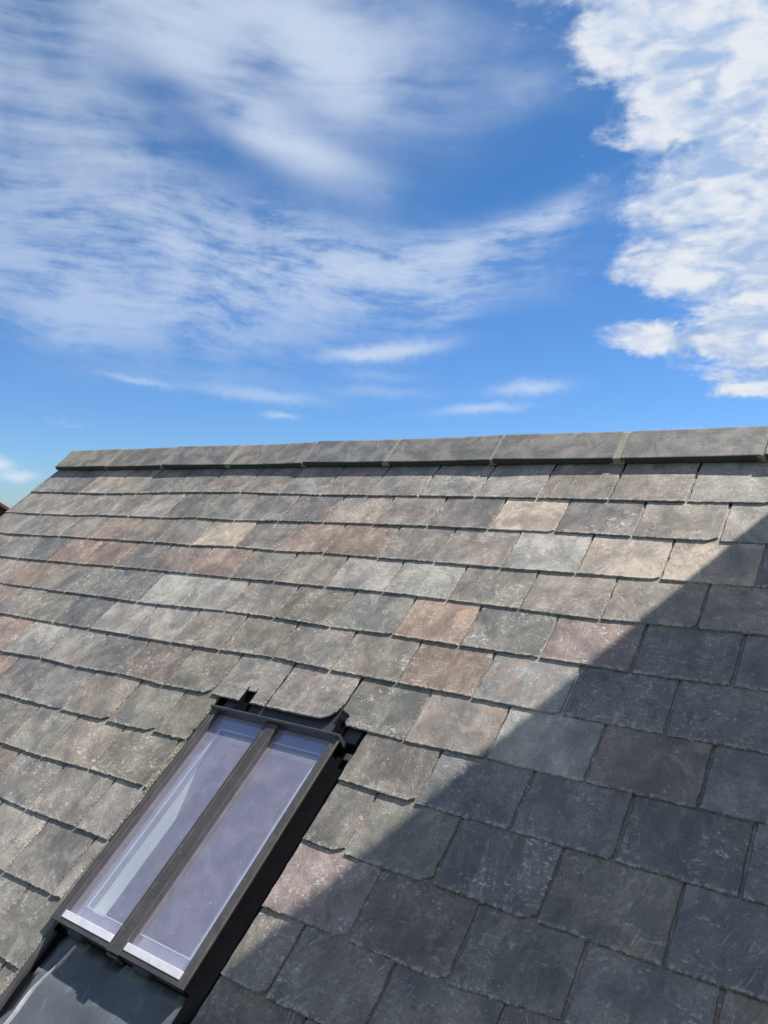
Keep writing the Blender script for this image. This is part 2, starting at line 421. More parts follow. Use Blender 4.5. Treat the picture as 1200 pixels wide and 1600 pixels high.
def extrude_profile(bm, prof, a0, a1, axis='Y'):
    """prof: closed list of (u, z); extruded along axis from a0 to a1"""
    def P(u, z, a): return (u, a, z) if axis == 'Y' else (a, u, z)
    A = [bm.verts.new(P(u, z, a0)) for u, z in prof]; B = [bm.verts.new(P(u, z, a1)) for u, z in prof]
    n = len(prof)
    for i in range(n): bm.faces.new((A[i], A[(i + 1) % n], B[(i + 1) % n], B[i]))
    bm.faces.new(A[::-1]); bm.faces.new(B)


# ------------------------------------------------------------------ house
RIDGE_Y = 0.165            # apex of the slated planes, in roof coordinates
apex = ROOF @ Vector((0, RIDGE_Y, -0.03))
EAVE = -3.7
eave = ROOF @ Vector((0, EAVE, -0.03))
house = bpy.data.objects.new('slate_roofed_house', None); COL.objects.link(house)
tag(house, 'house with weathered grey slate roof, dark clay ridge and a small rooflight', 'house')
VX0, VX1 = -2.70, 5.2

ca, sa = math.cos(PITCH), math.sin(PITCH)
# roof deck on the near side with an opening for the rooflight
OPX0, OPX1, OPY0, OPY1 = -0.125, 0.285, -1.925, -1.330
roof = bpy.data.objects.new('roof', None)
bm = bmesh.new()
GY0, GY1 = -2.45, -1.15
HX0, HX1 = -0.18, 0.30
for (x0, x1, y0, y1) in ((VX0, HX0, EAVE, RIDGE_Y), (HX1, VX1, EAVE, RIDGE_Y), (HX0, HX1, OPY1 + 0.02, RIDGE_Y), (HX0, HX1, EAVE, OPY0 - 0.02)):
    add_box(bm, x0, x1, y0, y1, -0.090, -0.052)
bpy.data.objects.remove(roof)
roof = link('roof', finish(bm, 'roof', [M_UNDER]), house)
roof.matrix_local = ROOF.copy()


# ---- slates
TH, GA = 0.0049, 0.175
TONE = {
    'g': (0.152, 0.140, 0.126), 'l': (0.205, 0.190, 0.172), 'd': (0.122, 0.118, 0.114), 'w': (0.186, 0.162, 0.138),
    'b': (0.200, 0.150, 0.120), 'B': (0.262, 0.222, 0.180), 'o': (0.158, 0.142, 0.117), 'p': (0.182, 0.145, 0.134),
    'G': (0.142, 0.136, 0.118), 'L': (0.238, 0.225, 0.203), 'k': (0.132, 0.108, 0.094)}
# tail-edge joints measured course by course: (position along the ridge, position up the slope)
JT = {
 1: [(-2.492,-.168),(-2.238,-.171),(-1.995,-.173),(-1.747,-.169),(-1.505,-.155),(-1.261,-.151),(-1.008,-.148),(-.755,-.154),(-.519,-.159),(-.27,-.159),(-.021,-.159),(.231,-.158),(.482,-.161),(.741,-.166),(.995,-.17)],
 2: [(-2.362,-.362),(-2.084,-.362),(-1.857,-.353),(-1.614,-.353),(-1.365,-.353),(-1.129,-.343),(-.879,-.35),(-.626,-.342),(-.381,-.339),(-.132,-.339),(.112,-.338),(.364,-.342),(.609,-.342),(.869,-.349),(1.126,-.356)],
 3: [(-2.492,-.534),(-2.216,-.533),(-1.98,-.529),(-1.739,-.528),(-1.492,-.526),(-1.246,-.523),(-1.002,-.528),(-.737,-.517),(-.506,-.527),(-.261,-.519),(-.002,-.526),(.237,-.526),(.493,-.532),(.748,-.534),(1.001,-.536),(1.255,-.537)],
 4: [(-2.116,-.707),(-1.862,-.704),(-1.604,-.704),(-1.352,-.698),(-1.119,-.697),(-.863,-.696),(-.62,-.697),(-.384,-.694),(-.135,-.694),(.116,-.691),(.37,-.697),(.626,-.707),(.88,-.715),(1.14,-.711)],
 5: [(-1.753,-.882),(-1.501,-.882),(-1.252,-.881),(-.998,-.883),(-.745,-.876),(-.504,-.868),(-.254,-.867),(.005,-.876),(.254,-.872),(.5,-.879),(.757,-.881),(1.012,-.89),(1.259,-.889)],
 6: [(-1.613,-1.054),(-1.371,-1.055),(-1.125,-1.051),(-.87,-1.051),(-.628,-1.049),(-.379,-1.045),(-.133,-1.035),(.117,-1.046),(.368,-1.05),(.623,-1.054),(.881,-1.059),(1.141,-1.062)],
 7: [(-1.498,-1.241),(-1.232,-1.23),(-.996,-1.235),(-.745,-1.223),(-.502,-1.228),(-.268,-1.223),(-.03,-1.222),(.245,-1.222),(.494,-1.233),(.74,-1.229),(1.0,-1.234),(1.254,-1.235)],
 8: [(-1.115,-1.419),(-.87,-1.416),(-.611,-1.41),(-.382,-1.401),(-.1,-1.395),(.36,-1.391),(.614,-1.396),(.875,-1.398),(1.117,-1.401),(1.368,-1.403)],
 9: [(-.988,-1.593),(-.755,-1.591),(-.51,-1.58),(-.25,-1.576),(0,-1.57),(.25,-1.57),(.502,-1.572),(.752,-1.573),(1.008,-1.577),(1.263,-1.576)],
 10: [(-.625,-1.758),(-.376,-1.751),(-.1,-1.75),(.36,-1.75),(.623,-1.748),(.879,-1.749),(1.118,-1.733)],
 11: [(-.501,-1.935),(-.276,-1.929),(0,-1.92),(.25,-1.915),(.505,-1.915),(.757,-1.91)],
 12: [(-.375,-2.105),(-.12,-2.105),(.13,-2.1),(.36,-2.09),(.62,-2.09)],
 13: [(-.5,-2.275),(-.25,-2.275),(0,-2.27),(.25,-2.27),(.5,-2.27)],
 14: [(-.375,-2.45),(-.125,-2.45),(.125,-2.45),(.375,-2.45)],
}
# tone of each slate, the first letter is the slate left of the first joint in the table
TN = {
 1: 'ggwwgggwgwgllwwll', 2: 'gwwwlggggwwgBgwlg', 3: 'wgwwbogBgbbgwLBBd', 4: 'gdbbgkbgoLLowww' + 'dd', 5: 'bwgdLLwoGbgpdd',
 6: 'wodlloogobLdd', 7: 'bllgkolgGwLkdd', 8: 'ggwGooodddd', 9: 'glwooogGdod', 10: 'gglopkGd', 11: 'lglooogkk', 12: 'lGggkgg'}
SPECIAL = {  # (course, slate index) -> ('round', side, size) etc.; corners knocked off as in the photograph
 (7, 5): ('r', 0.045), (7, 6): ('notch',), (7, 7): ('r', 0.07), (7, 8): ('lnotch',), (8, 2): ('r', 0.03), (8, 3): ('r', 0.03), (8, 6): ('r', 0.022), (8, 8): ('r', 0.015),
 (9, 6): ('r', 0.03), (9, 7): ('r', 0.035), (10, 4): ('r', 0.02), (10, 5): ('r', 0.028), (11, 4): ('r', 0.025), (11, 5): ('r', 0.03), (2, 12): ('r', 0.018), (2, 14): ('r', 0.03), (3, 14): ('r', 0.02),
 (6, 10): ('r', 0.02), (9, 8): ('r', 0.03), (4, 13): ('r', 0.02), (5, 8): ('r', 0.012)}
SL0, SL1 = -0.228, 0.366     # slates stop here on either side of the rooflight


def slate_mesh(wd, length, skew, kind=None, near=1.0, cut=0.0):
    """outline of one slate, origin at the middle of its tail, head up +Y"""
    hw = wd / 2
    jag = lambda a: (rnd.random() - 0.5) * a
    nt = max(8, int(wd / 0.009)); ns = 16
    pts = []
    L0 = (-hw, 0 - skew); R0 = (hw, 0 + skew)
    rc = kind[1] if kind and kind[0] == 'r' else 0.0
    ph = rnd.random() * 50
    def tail(x):
        f = (x + hw) / wd
        y = L0[1] + (R0[1] - L0[1]) * f + 0.0006 * mnoise.noise((x * 24 + ph, ph, 0)) + 0.0045 * max(0, mnoise.noise((x * 95, ph, 3)) - 0.22)
        ec = min(x + hw, hw - x)
        if ec < 0.004: y += (0.004 - ec) * 0.35
        if rc and hw - x < rc:
            d = rc - (hw - x); y += rc - math.sqrt(max(rc * rc - d * d, 0)) if kind[0] == 'r' and rc > 0.04 else d * 0.55
        return y + jag(0.0016)
    xs = [-hw + wd * i / nt for i in range(nt + 1)]
    if kind and kind[0] == 'notch':
        n0, n1, nh = 0.011, 0.056, 0.044
        xs = [x for x in xs if x < n0 - 0.002 or x > n1 + 0.002]
        k = len([x for x in xs if x < n0])
        tl = [(x, tail(x)) for x in xs]
        pts = tl[:k] + [(n0, tail(n0)), (n0 + 0.001, nh - .001), (n1 - .001, nh), (n1, tail(n1))] + tl[k:]
    elif kind and kind[0] == 'lnotch':
        xs = [x for x in xs if x > -hw + 0.045]
        pts = [(-hw, 0.052), (-hw + 0.030, 0.040), (-hw + 0.037, 0.034), (-hw + 0.034, 0.026), (-hw + 0.037, 0.010)] + [(x, tail(x)) for x in xs]
    else:
        pts = [(x, tail(x)) for x in xs]
    y0 = pts[-1][1]
    ph2 = rnd.random() * 50
    for i in range(1, ns):
        y = y0 + (length - y0) * i / ns
        pts.append((hw + 0.0022 * mnoise.noise((y * 30, ph2, 1)) + jag(0.0006), y))
    pts.append((hw, length)); pts.append((-hw, length))
    y0 = pts[0][1]
    for i in range(ns - 1, 0, -1):
        y = y0 + (length - y0) * i / ns
        pts.append((-hw + 0.0022 * mnoise.noise((y * 30, ph2, 9)) + jag(0.0006), y))
    bm = bmesh.new()
    n = len(pts)
    cx, cy = 0.0, length * 0.4
    T, Mi, B = [], [], []
    for i, (x, y) in enumerate(pts):
        xp, yp = pts[i - 1]; xn, yn = pts[(i + 1) % n]
        dx, dy = xn - xp, yn - yp; l = math.hypot(dx, dy) or 1
        nx, ny = -dy / l, dx / l           # inward for a counter-clockwise outline
        a = 0.0008 + 0.0030 * max(0.0, 0.45 + mnoise.noise((x * 60 + ph, y * 60, 5)) ) + rnd.random() * 0.0012
        z = 0.0008 * mnoise.noise((x * 9 + ph, y * 9, 2))
        T.append(bm.verts.new((x + nx * a, y + ny * a, z)))
        k = 0.3 + rnd.random() * 0.4
        Mi.append(bm.verts.new((x + nx * a * 0.25, y + ny * a * 0.25, -TH * k)))
        B.append(bm.verts.new((x + nx * 0.0003, y + ny * 0.0003, -TH + 0.0004)))
    for tri in tessellate_polygon([[Vector((v.co.x, v.co.y, 0)) for v in T]]):
        if len(set(tri)) == 3:
            f = bm.faces.new([T[q] for q in tri]); f.material_index = 0
    for i in range(n):
        j = (i + 1) % n
        bm.faces.new((T[i], Mi[i], Mi[j], T[j])).material_index = 1
        bm.faces.new((Mi[i], B[i], B[j], Mi[j])).material_index = 1
    for tri in tessellate_polygon([[Vector((v.co.x, v.co.y, 0)) for v in B]]):
        if len(set(tri)) == 3: bm.faces.new([B[q] for q in tri]).material_index = 1
    return finish(bm, 'slate', [M_SLATE, M_SEDGE])


NSLATE = 0
LBL = {'b': 'rust-brown weathered slate', 'B': 'pale buff slate', 'L': 'pale slate flecked with white', 'p': 'purplish slate', 'k': 'dark brown slate', 'd': 'dark blue-grey slate', 'G': 'greenish grey slate'}


def put_slate(k, x0, x1, yl, yr, tone, kind=None):
    global NSLATE
    gap = 0.0035 + rnd.random() * 0.0035
    x0 += gap / 2; x1 -= gap / 2
    wd = x1 - x0
    if wd < 0.012: return
    length = 0.36 if k > 1 else 0.30
    skew = (yr - yl) / 2 + (rnd.random() - 0.5) * 0.0022
    me = slate_mesh(wd, length, skew, kind)
    o = link('slate', me, roof, ((x0 + x1) / 2, (yl + yr) / 2 + (rnd.random() - 0.5) * 0.002, rnd.random() * 0.0012))
    o.rotation_euler = (-math.atan(TH / GA) - rnd.random() * 0.004, (rnd.random() - 0.5) * 0.010, (rnd.random() - 0.5) * 0.007)
    c = TONE[tone]; v = 0.84 + rnd.random() * 0.32
    o.color = (c[0] * v * (1 + (rnd.random() - .5) * .05), c[1] * v, c[2] * v * (1 + (rnd.random() - .5) * .06), 1)
    if tone in LBL: o['label'] = LBL[tone]
    NSLATE += 1


XMIN = {1: -3, 2: -3, 3: -3, 4: -3, 5: -2.72, 6: -2.3, 7: -2.1, 8: -1.8, 9: -1.6, 10: -1.4, 11: -1.2, 12: -1.0, 13: -0.9, 14: -0.8}
rest = []
for k in range(1, 22):
    base = JT.get(k, [(0.0 if k % 2 else 0.125, -0.175 * k)])
    js = list(base); tn = TN.get(k, '')
    npad = 0
    while js[0][0] - 0.25 > VX0 + 0.06:
        js.insert(0, (js[0][0] - 0.25, js[0][1] + (rnd.random() - .5) * .003)); npad += 1
    while js[-1][0] + 0.25 < VX1 - 0.06:
        js.append((js[-1][0] + 0.25, js[-1][1] + (rnd.random() - .5) * .003))
    js = [(-2.722, js[0][1])] + js + [(VX1, js[-1][1])]
    for i in range(len(js) - 1):
        (xa, ya), (xb, yb) = js[i], js[i + 1]
        idx = i - npad
        tone = tn[idx] if 0 <= idx < len(tn) and tn[idx] != ' ' else rnd.choice('ggglwodd' if xa > 0.9 else 'ggglwogb')
        if k >= 12 and xa > 0.3 and tone in 'lw': tone = 'g'
        kind = SPECIAL.get((k, idx))
        if kind is None and rnd.random() < 0.04: kind = ('r', 0.008 + rnd.random() * 0.012)
        spans = [(xa, xb)]
        if 8 <= k <= 15:
            l1 = SL0 if k < 12 else -0.188
            spans = []
            if xa < l1: spans.append((xa, min(xb, l1)))
            if xb > SL1: spans.append((max(xa, SL1), xb))
            if not (xa < l1 < xb) and not (xa < SL1 < xb): pass
        for (p, q) in spans:
            fa = (p - xa) / (xb - xa); fb = (q - xa) / (xb - xa)
            y0, y1 = ya + (yb - ya) * fa, ya + (yb - ya) * fb
            vis = k <= 14 and q > XMIN.get(k, 9) and p < 1.62
            if vis and NSLATE < 290: put_slate(k, p, q, y0, y1, tone, kind if q == xb or (kind and kind[0] != 'r') else None)
            else: rest.append((p, q, y0, y1))

# slates beyond the picture, one mesh
bm = bmesh.new()
for (p, q, y0, y1) in rest:
    p += 0.003; q -= 0.003
    if q - p < 0.01: continue
    tl = TH / GA * 0.36
    v = [bm.verts.new(c) for c in ((p, y0, 0), (q, y1, 0), (q, y1 + .36, -tl), (p, y0 + .36, -tl), (p, y0, -TH), (q, y1, -TH), (q, y1 + .36, -tl - TH), (p, y0 + .36, -tl - TH))]
    for f in ((0, 1, 2, 3), (4, 7, 6, 5), (0, 4, 5, 1), (1, 5, 6, 2), (2, 6, 7, 3), (3, 7, 4, 0)): bm.faces.new([v[i] for i in f])
o = link('outlying_slates', finish(bm, 'outlying_slates', [M_SLATE]), roof); o.color = (0.15, 0.14, 0.128, 1); o['kind'] = 'stuff'
# far side of the roof
bm = bmesh.new()
for r_ in range(20):
    for c_ in range(32):
        x0 = VX0 + c_ * 0.25 + (0.125 if r_ % 2 else 0.0); yy = -0.175 * (r_ + 1)
        add_box(bm, x0 + .003, min(x0 + 0.247, VX1), yy, yy + 0.30, -0.012, -0.004)
for v in bm.verts: v.co.z -= TH / GA * ((v.co.y + 10) % 0.175) * 0
o = link('outlying_slates', finish(bm, 'outlying_slates', [M_SLATE]), roof)
o.matrix_local = ROOF.inverted() @ Matrix.Translation((0, 2 * apex.y, 0)) @ Matrix.Scale(-1, 4, (0, 1, 0)) @ ROOF
o.color = (0.15, 0.14, 0.128, 1); o['kind'] = 'stuff'

# ---- ridge tiles (angular clay ridge)
RJ = [-2.716, -2.229, -1.743, -1.253, -0.756, -0.290, 0.217, 0.712, 1.187, 1.68, 2.17, 2.66, 3.15, 3.64, 4.13, 4.62, 5.11]
RG = [0, 0.010, 0.014, 0.020, 0.016, 0.013, 0.014, 0.030, 0.014, .01, .01, .01, .01, .01, .01, .01, .01]
R2 = ROOF.to_3x3()
apx_w = ROOF @ Vector((0, 0.205, 0.033))


def ridge_profile(dz):
    """closed world-space YZ profile of one tile"""
    near = [ROOF @ Vector((0, y, h + dz)) for y, h in ((0.050, 0.024), (0.047, 0.0225), (0.045, 0.002), (0.048, -0.001))]
    top = ROOF @ Vector((0, 0.203, 0.033 + dz))
    mid = ROOF @ Vector((0, 0.125, 0.0285 + dz))
    ya = top.y
    pr_ = [(near[3].y, near[3].z), (near[2].y, near[2].z), (near[1].y, near[1].z), (near[0].y, near[0].z), (mid.y, mid.z), (top.y - 0.006, top.z - 0.0045), (top.y, top.z)]
    mir = [(2 * ya - y, z) for (y, z) in pr_[:-1]][::-1]
    inner = (ya, top.z - 0.032)
    return pr_ + mir + [inner], inner


for i in range(len(RJ) - 1):
    g0, g1 = RG[i], RG[i + 1]
    x0, x1 = RJ[i] + g0 / 2, RJ[i + 1] - g1 / 2
    dz0 = [0, -.003, .003, -.004, .005, -.001, .003, -.003, .003][i % 9]; dz1 = dz0 + [.001, .003, -.005, .004, -.005, .002, -.005, .003, 0][i % 9]
    bm = bmesh.new()
    cols = 9
    rows = []
    pr0, _ = ridge_profile(0)
    n = len(pr0)
    for c_ in range(cols + 1):
        f = c_ / cols; x = x0 + (x1 - x0) * f
        dz = dz0 + (dz1 - dz0) * f - 0.0022 * math.sin(math.pi * f) * (1 if i in (3, 4, 5) else 0.4)
        pr_, _ = ridge_profile(dz)
        rows.append([bm.verts.new((x + (0.0015 * mnoise.noise((y * 40, z * 40, i)) if c_ in (0, cols) else 0), y + .0006 * mnoise.noise((x * 30, y * 30, 3)), z + 0.0009 * mnoise.noise((x * 14, y * 14, i * 3.1)))) for (y, z) in pr_])
    for a, b_ in zip(rows, rows[1:]):
        for j in range(n):
            fc = bm.faces.new((a[j], a[(j + 1) % n], b_[(j + 1) % n], b_[j]))
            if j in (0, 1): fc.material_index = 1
    bm.faces.new(rows[0][::-1]); bm.faces.new(rows[-1])
    me = finish(bm, 'ridge_tile', [M_RIDGE, M_RIDGE_SHADE])
    o = link('ridge_tile', me, house)
    rc_ = [(.150, .140, .124), (.135, .126, .113), (.132, .130, .126), (.142, .133, .122), (.122, .124, .128), (.130, .126, .120), (.132, .127, .122), (.140, .135, .130)][i % 8]
    o.color = (*rc_, 1)
    # mortar joint between this tile and the next
    if g1 and i < len(RJ) - 2:
        bm = bmesh.new()
        pr_, _ = ridge_profile(-0.0060 if g1 > .025 else -0.0015)
        xa, xb = x1 - 0.012, RJ[i + 1] + g1 / 2 + 0.012
        cc = 5
        rws = []
        for c_ in range(cc + 1):
            x = xa + (xb - xa) * c_ / cc
            rws.append([bm.verts.new((x, y + .0012 * mnoise.noise((x * 90, y * 60, 3)), z + 0.0016 * mnoise.noise((x * 90, y * 60, 1)))) for (y, z) in pr_])
        for a, b_ in zip(rws, rws[1:]):
            for j in range(n): bm.faces.new((a[j], a[(j + 1) % n], b_[(j + 1) % n], b_[j]))
        bm.faces.new(rws[0][::-1]); bm.faces.new(rws[-1])
        link('mortar_joint', finish(bm, 'mortar_joint', [M_MORTAR]), house)

# ---- walls below
bm = bmesh.new()
y_e = eave.y + 0.25; y_b = 2 * apex.y - y_e
ztop = lambda y: apex.z - 0.10 - abs(y - apex.y) * math.tan(PITCH)
zc = 4.1     # upper floor ceiling line kept below the rooflight room
wall_t = 0.25
for gx in (VX0 + 0.05, VX1 - 0.05 - wall_t):
    A = [bm.verts.new((gx, y, z)) for y, z in ((y_e, 0), (y_b, 0), (y_b, ztop(y_b)), (apex.y, ztop(apex.y)), (y_e, ztop(y_e)))]
    B = [bm.verts.new((gx + wall_t, v.co.y, v.co.z)) for v in A]
    for i in range(5): bm.faces.new((A[i], A[(i + 1) % 5], B[(i + 1) % 5], B[i]))
    bm.faces.new(A[::-1]); bm.faces.new(B)
add_box(bm, VX0 + 0.05 + wall_t, VX1 - 0.05 - wall_t, y_e, y_e + wall_t, 0, ztop(y_e))
add_box(bm, VX0 + 0.05 + wall_t, VX1 - 0.05 - wall_t, y_b - wall_t, y_b, 0, ztop(y_b))
link('wall', finish(bm, 'wall', [M_RENDER]), house)

# ---- assumed stack, unseen to the right, placed and sized to shade the slates
CHX0 = 1.78
ch_front = (ROOF @ Vector((0, 0.26, 0))).y
bm = bmesh.new()
zb = apex.z - 0.7
add_box(bm, CHX0, CHX0 + 1.15, ch_front, ch_front + 0.45, zb, apex.z + 2.6)
link('assumed_chimney', finish(bm, 'assumed_chimney', [M_BRICK]), house, label='unseen brick stack, assumed right of view to cast the shade on the slates')
chim = house.children[-1]
for zz, e_ in ((1.95, 0.0),):
    box_part('assumed_chimney_cap', chim, M_MORTAR, CHX0 + .01, CHX0 + 1.14, ch_front + .01, ch_front + 0.44, apex.z + 2.602, apex.z + 2.65, bevel=0.012)
for cxp in (0.3, 0.85):
    bm = bmesh.new()
    prof = [(0.13, 0), (0.10, 0.05), (0.095, 0.24), (0.115, 0.27), (0.115, 0.31), (0.08, 0.31), (0.075, 0.02)]
    N = 24; rings = []
    for (r_, z_) in prof: rings.append([bm.verts.new((CHX0 + cxp + r_ * math.cos(2 * math.pi * a / N), ch_front + 0.225 + r_ * math.sin(2 * math.pi * a / N), apex.z + 2.65 + z_)) for a in range(N)])
    for a, b_ in zip(rings, rings[1:]):
        for j in range(N): bm.faces.new((a[j], a[(j + 1) % N], b_[(j + 1) % N], b_[j]))
    link('assumed_chimney_pot', finish(bm, 'assumed_chimney_pot', [M_CLAYPOT], True), chim)

# ------------------------------------------------------------------ rooflight
HF = 0.014          # top of the frame bars above the slate plane
GZ = -0.005         # glass surface
XL, XR, YT, YB = -0.203, 0.311, -1.268, -1.977
GX0, GX1 = -0.1745, 0.2895          # glazed width
OX0, OX1, OY0, OY1 = -0.150, 0.240, -1.914, -1.318   # clear opening inside
bm = bmesh.new()
for (x0, x1, y0, y1) in ((GX0, OX0 + .001, -1.943, YT - .014), (OX1 - .001, GX1, -1.943, YT - .014), (OX0 + .001, OX1 - .001, OY1 - .001, YT - .014), (OX0 + .001, OX1 - .001, -1.943, OY0 + .001)):
    add_box(bm, x0, x1, y0, y1, -0.046, -0.029)
light = link('rooflight', finish(bm, 'curb', [plain('curb_grey', (0.34, 0.33, 0.42), 0.6, var=.05)]), house)
light.matrix_local = ROOF.copy()
light['label'] = 'brown metal rooflight with two tall panes set among the slates'


def stile(prof, gask, mt):
    bm = bmesh.new(); extrude_profile(bm, prof, YB, YT)
    link('stile', finish(bm, 'stile', [M_FRAME]), light)
    bm = bmesh.new(); add_box(bm, gask[0], gask[1], YB + .003, YT - .0145, -0.045, HF - 0.0045)
    link('rubber_gasket', finish(bm, 'rubber_gasket', [mt]), light)


stile([(XL, HF - .012), (-0.173, HF - .004), (-0.173, HF - .0008), (-0.1738, HF + .0004), (-0.1865, HF), (-0.1875, HF - .002), (-0.1895, HF - .002), (-0.1905, HF - .001), (XL + .002, HF - .0015), (XL, HF - .004)], (XL + .003, -0.1748), M_GASK)
stile([(0.288, HF - .004), (XR, HF - .0075), (XR, HF - .0035), (XR - .002, HF - .001), (0.2892, HF + .0002), (0.288, HF - .001)], (0.2897, XR - .012), M_BLACK)


def rl(name, mat, *c, bevel=0.0, label=None):
    return box_part(name, roof if 'gutter' in name or 'flash' in name or 'tray' in name else light, mat, *c, bevel=bevel, label=label)


# top rail, darker metal holding the shade of its sunless face
bm = bmesh.new()
extrude_profile(bm, [(YT - 0.001, -0.045), (YT - 0.001, 0.0215), (YT - 0.004, 0.0230), (YT - 0.0085, 0.0220), (YT - 0.0105, 0.0200), (YT - 0.0135, -0.010), (YT - 0.0135, -0.045)], XL - .001, XR + .001, 'X')
link('top_rail', finish(bm, 'top_rail', [M_FRAMED]), light)
# centre bar
bm = bmesh.new()
extrude_profile(bm, [(0.030, 0.004), (0.030, 0.0085), (0.032, 0.0100), (0.042, 0.0110), (0.0435, 0.0098), (0.045, 0.0098), (0.047, HF - .001), (0.0815, HF + .0002), (0.0825, HF - .0010), (0.0825, HF - .004)], YB - .002, YT - 0.014)
link('glazing_bar', finish(bm, 'glazing_bar', [M_FRAME]), light)
bm = bmesh.new(); add_box(bm, 0.0315, 0.0805, YB + .002, YT - .0145, -0.028, 0.0065)
link('rubber_gasket', finish(bm, 'rubber_gasket', [M_GASK]), light)
# panes
for (x0, x1) in ((GX0, 0.0313), (0.0808, GX1)):
    bm = bmesh.new(); add_box(bm, x0, x1, -1.9425, YT - 0.014, GZ - 0.006, GZ, 1)
    for f in bm.faces:
        if f.calc_center_median().z > GZ - 0.001: f.material_index = 0
    link('window_pane', finish(bm, 'window_pane', [M_GLASS, M_CLEAR]), light)
    rl('sill_strip', M_SILL, x0 + .003, x1 - .001, -1.9635, -1.9445, -0.010, 0.0115, bevel=0.0012)
    rl('bottom_rail', M_FRAME, x0, x1, YB, -1.9640, -0.026, 0.0100, bevel=0.0012)
# silver spacer bars inside the double glazing
def spacer(x0, x1, y0, y1, sides):
    bm = bmesh.new(); s = 0.0030; z0, z1 = -0.0165, -0.0125
    if 'T' in sides: add_box(bm, x0, x1, y1 - s, y1, z0, z1)
    if 'B' in sides: add_box(bm, x0, x1, y0, y0 + s, z0, z1)
    if 'L' in sides: add_box(bm, x0, x0 + s, y0 + s, y1 - s, z0, z1)
    if 'R' in sides: add_box(bm, x1 - s, x1, y0 + s, y1 - s, z0, z1)
    link('glazing_spacer', finish(bm, 'glazing_spacer', [M_SEAL]), light)
spacer(-0.141, 0.026, -1.914, -1.323, 'TBLR')
spacer(0.072, 0.2610, -1.914, -1.323, 'TBLR')
# white liner and a shallow lavender shaft, shaped to brighten the panes
bm = bmesh.new()
D = -0.094
add_box(bm, OX0 - .007, OX0, OY0 - .006, OY1 + .006, D, -0.0295)
add_box(bm, OX1, OX1 + .007, OY0 - .006, OY1 + .006, D, -0.0295)
add_box(bm, OX0, OX1, OY1, OY1 + .006, D, -0.0295)
add_box(bm, OX0, OX1, OY0 - .006, OY0, D, -0.0295)
link('liner', finish(bm, 'liner', [M_WHITE]), light)
bm = bmesh.new()
add_box(bm, -0.42, 0.55, -2.20, -1.05, -0.75, D - 0.002)
bmesh.ops.delete(bm, geom=[f for f in bm.faces if f.calc_center_median().z > D - 0.01], context='FACES_ONLY')
for (x0, x1, y0, y1) in ((-0.42, OX0 - .004, -2.20, -1.05), (OX1 + .004, 0.55, -2.20, -1.05), (OX0 - .004, OX1 + .004, OY1 + .004, -1.05), (OX0 - .004, OX1 + .004, -2.20, OY0 - .004)):
    v = [bm.verts.new(c) for c in ((x0, y0, D - .002), (x1, y0, D - .002), (x1, y1, D - .002), (x0, y1, D - .002))]; bm.faces.new(v)
link('pale_shaft', finish(bm, 'pale_shaft', [M_ROOM]), light)
# clips under the bottom rail
for x0 in (-0.125, 0.135):
    bm = bmesh.new(); add_box(bm, x0, x0 + 0.062, YB - 0.012, YB + 0.002, -0.022, 0.0060); bmesh.ops.bevel(bm, geom=list(bm.edges), offset=0.003, segments=2, affect='EDGES')
    add_box(bm, x0 + 0.060, x0 + 0.066, YB - 0.006, YB - 0.0005, -0.016, 0.0045)
    link('glazing_clip', finish(bm, 'glazing_clip', [M_FRAMED]), light)
rl('glazing_bar_end', M_FRAME, 0.036, 0.078, YB - 0.010, YB - 0.0025, -0.026, 0.004, bevel=0.003)

# flashings: side gutters blackened to hold their shade, lead head and apron
FZ = -0.031
rl('side_gutter', M_BLACK, XR - .011, 0.42, -2.5, -1.2705, FZ - .012, FZ)
rl('side_gutter', M_BLACK, -0.28, XL - .001, -1.99, -1.2705, FZ - .012, FZ - .001)
rl('gutter_upstand', M_BLACK, 0.362, 0.366, -2.20, -1.275, FZ + .001, -0.010)
rl('head_flashing', M_FRAMED, -0.20, 0.345, -1.266, -1.10, -0.030, -0.0175)
# lead apron, gently dressed
bm = bmesh.new()
nx_, ny_ = 24, 16
g = [[bm.verts.new((-0.165 + (XR + 0.165) * i / nx_, -2.50 + (0.52) * j / ny_, FZ + 0.004 + 0.0022 * mnoise.noise((i * .25, j * .3, 4)) - (0.004 if j > 13 else 0))) for i in range(nx_ + 1)] for j in range(ny_ + 1)]
for j in range(ny_):
    for i in range(nx_): bm.faces.new((g[j][i], g[j][i + 1], g[j + 1][i + 1], g[j + 1][i]))
bmesh.ops.solidify(bm, geom=list(bm.faces), thickness=0.002)
link('lead_apron', finish(bm, 'lead_apron', [M_LEAD], True), roof)
# black sheet left of the apron, painting the shade beside the welt
rl('shade_tray', M_BLACK, -0.30, -0.1655, -2.50, -1.992, FZ - .012, FZ - .002)
# folded welt at the apron's left edge
bm = bmesh.new()
N = 22; prev = None
for i in range(N + 1):
    f = i / N
    y = -1.998 - 0.42 * f
    x = -0.098 - 0.036 * min(1, f * 2.1) ** 0.8 + 0.004 * math.sin(f * 17)
    wdt = 0.0012 + 0.0022 * abs(math.sin(f * 9 + .6)); hh = FZ + 0.006 + 0.010 * min(1, 0.35 + f * 2)
    ring = [bm.verts.new(c) for c in ((x - wdt, y, FZ), (x - wdt * .7, y, hh - .002), (x, y, hh + .001 * math.sin(i)), (x + wdt * .8, y, hh - .003), (x + wdt, y, FZ + .001))]
    if prev:
        for a in range(4): bm.faces.new((prev[a], prev[a + 1], ring[a + 1], ring[a]))
    prev = ring
link('lead_welt', finish(bm, 'lead_welt', [M_LEADE], True), roof)
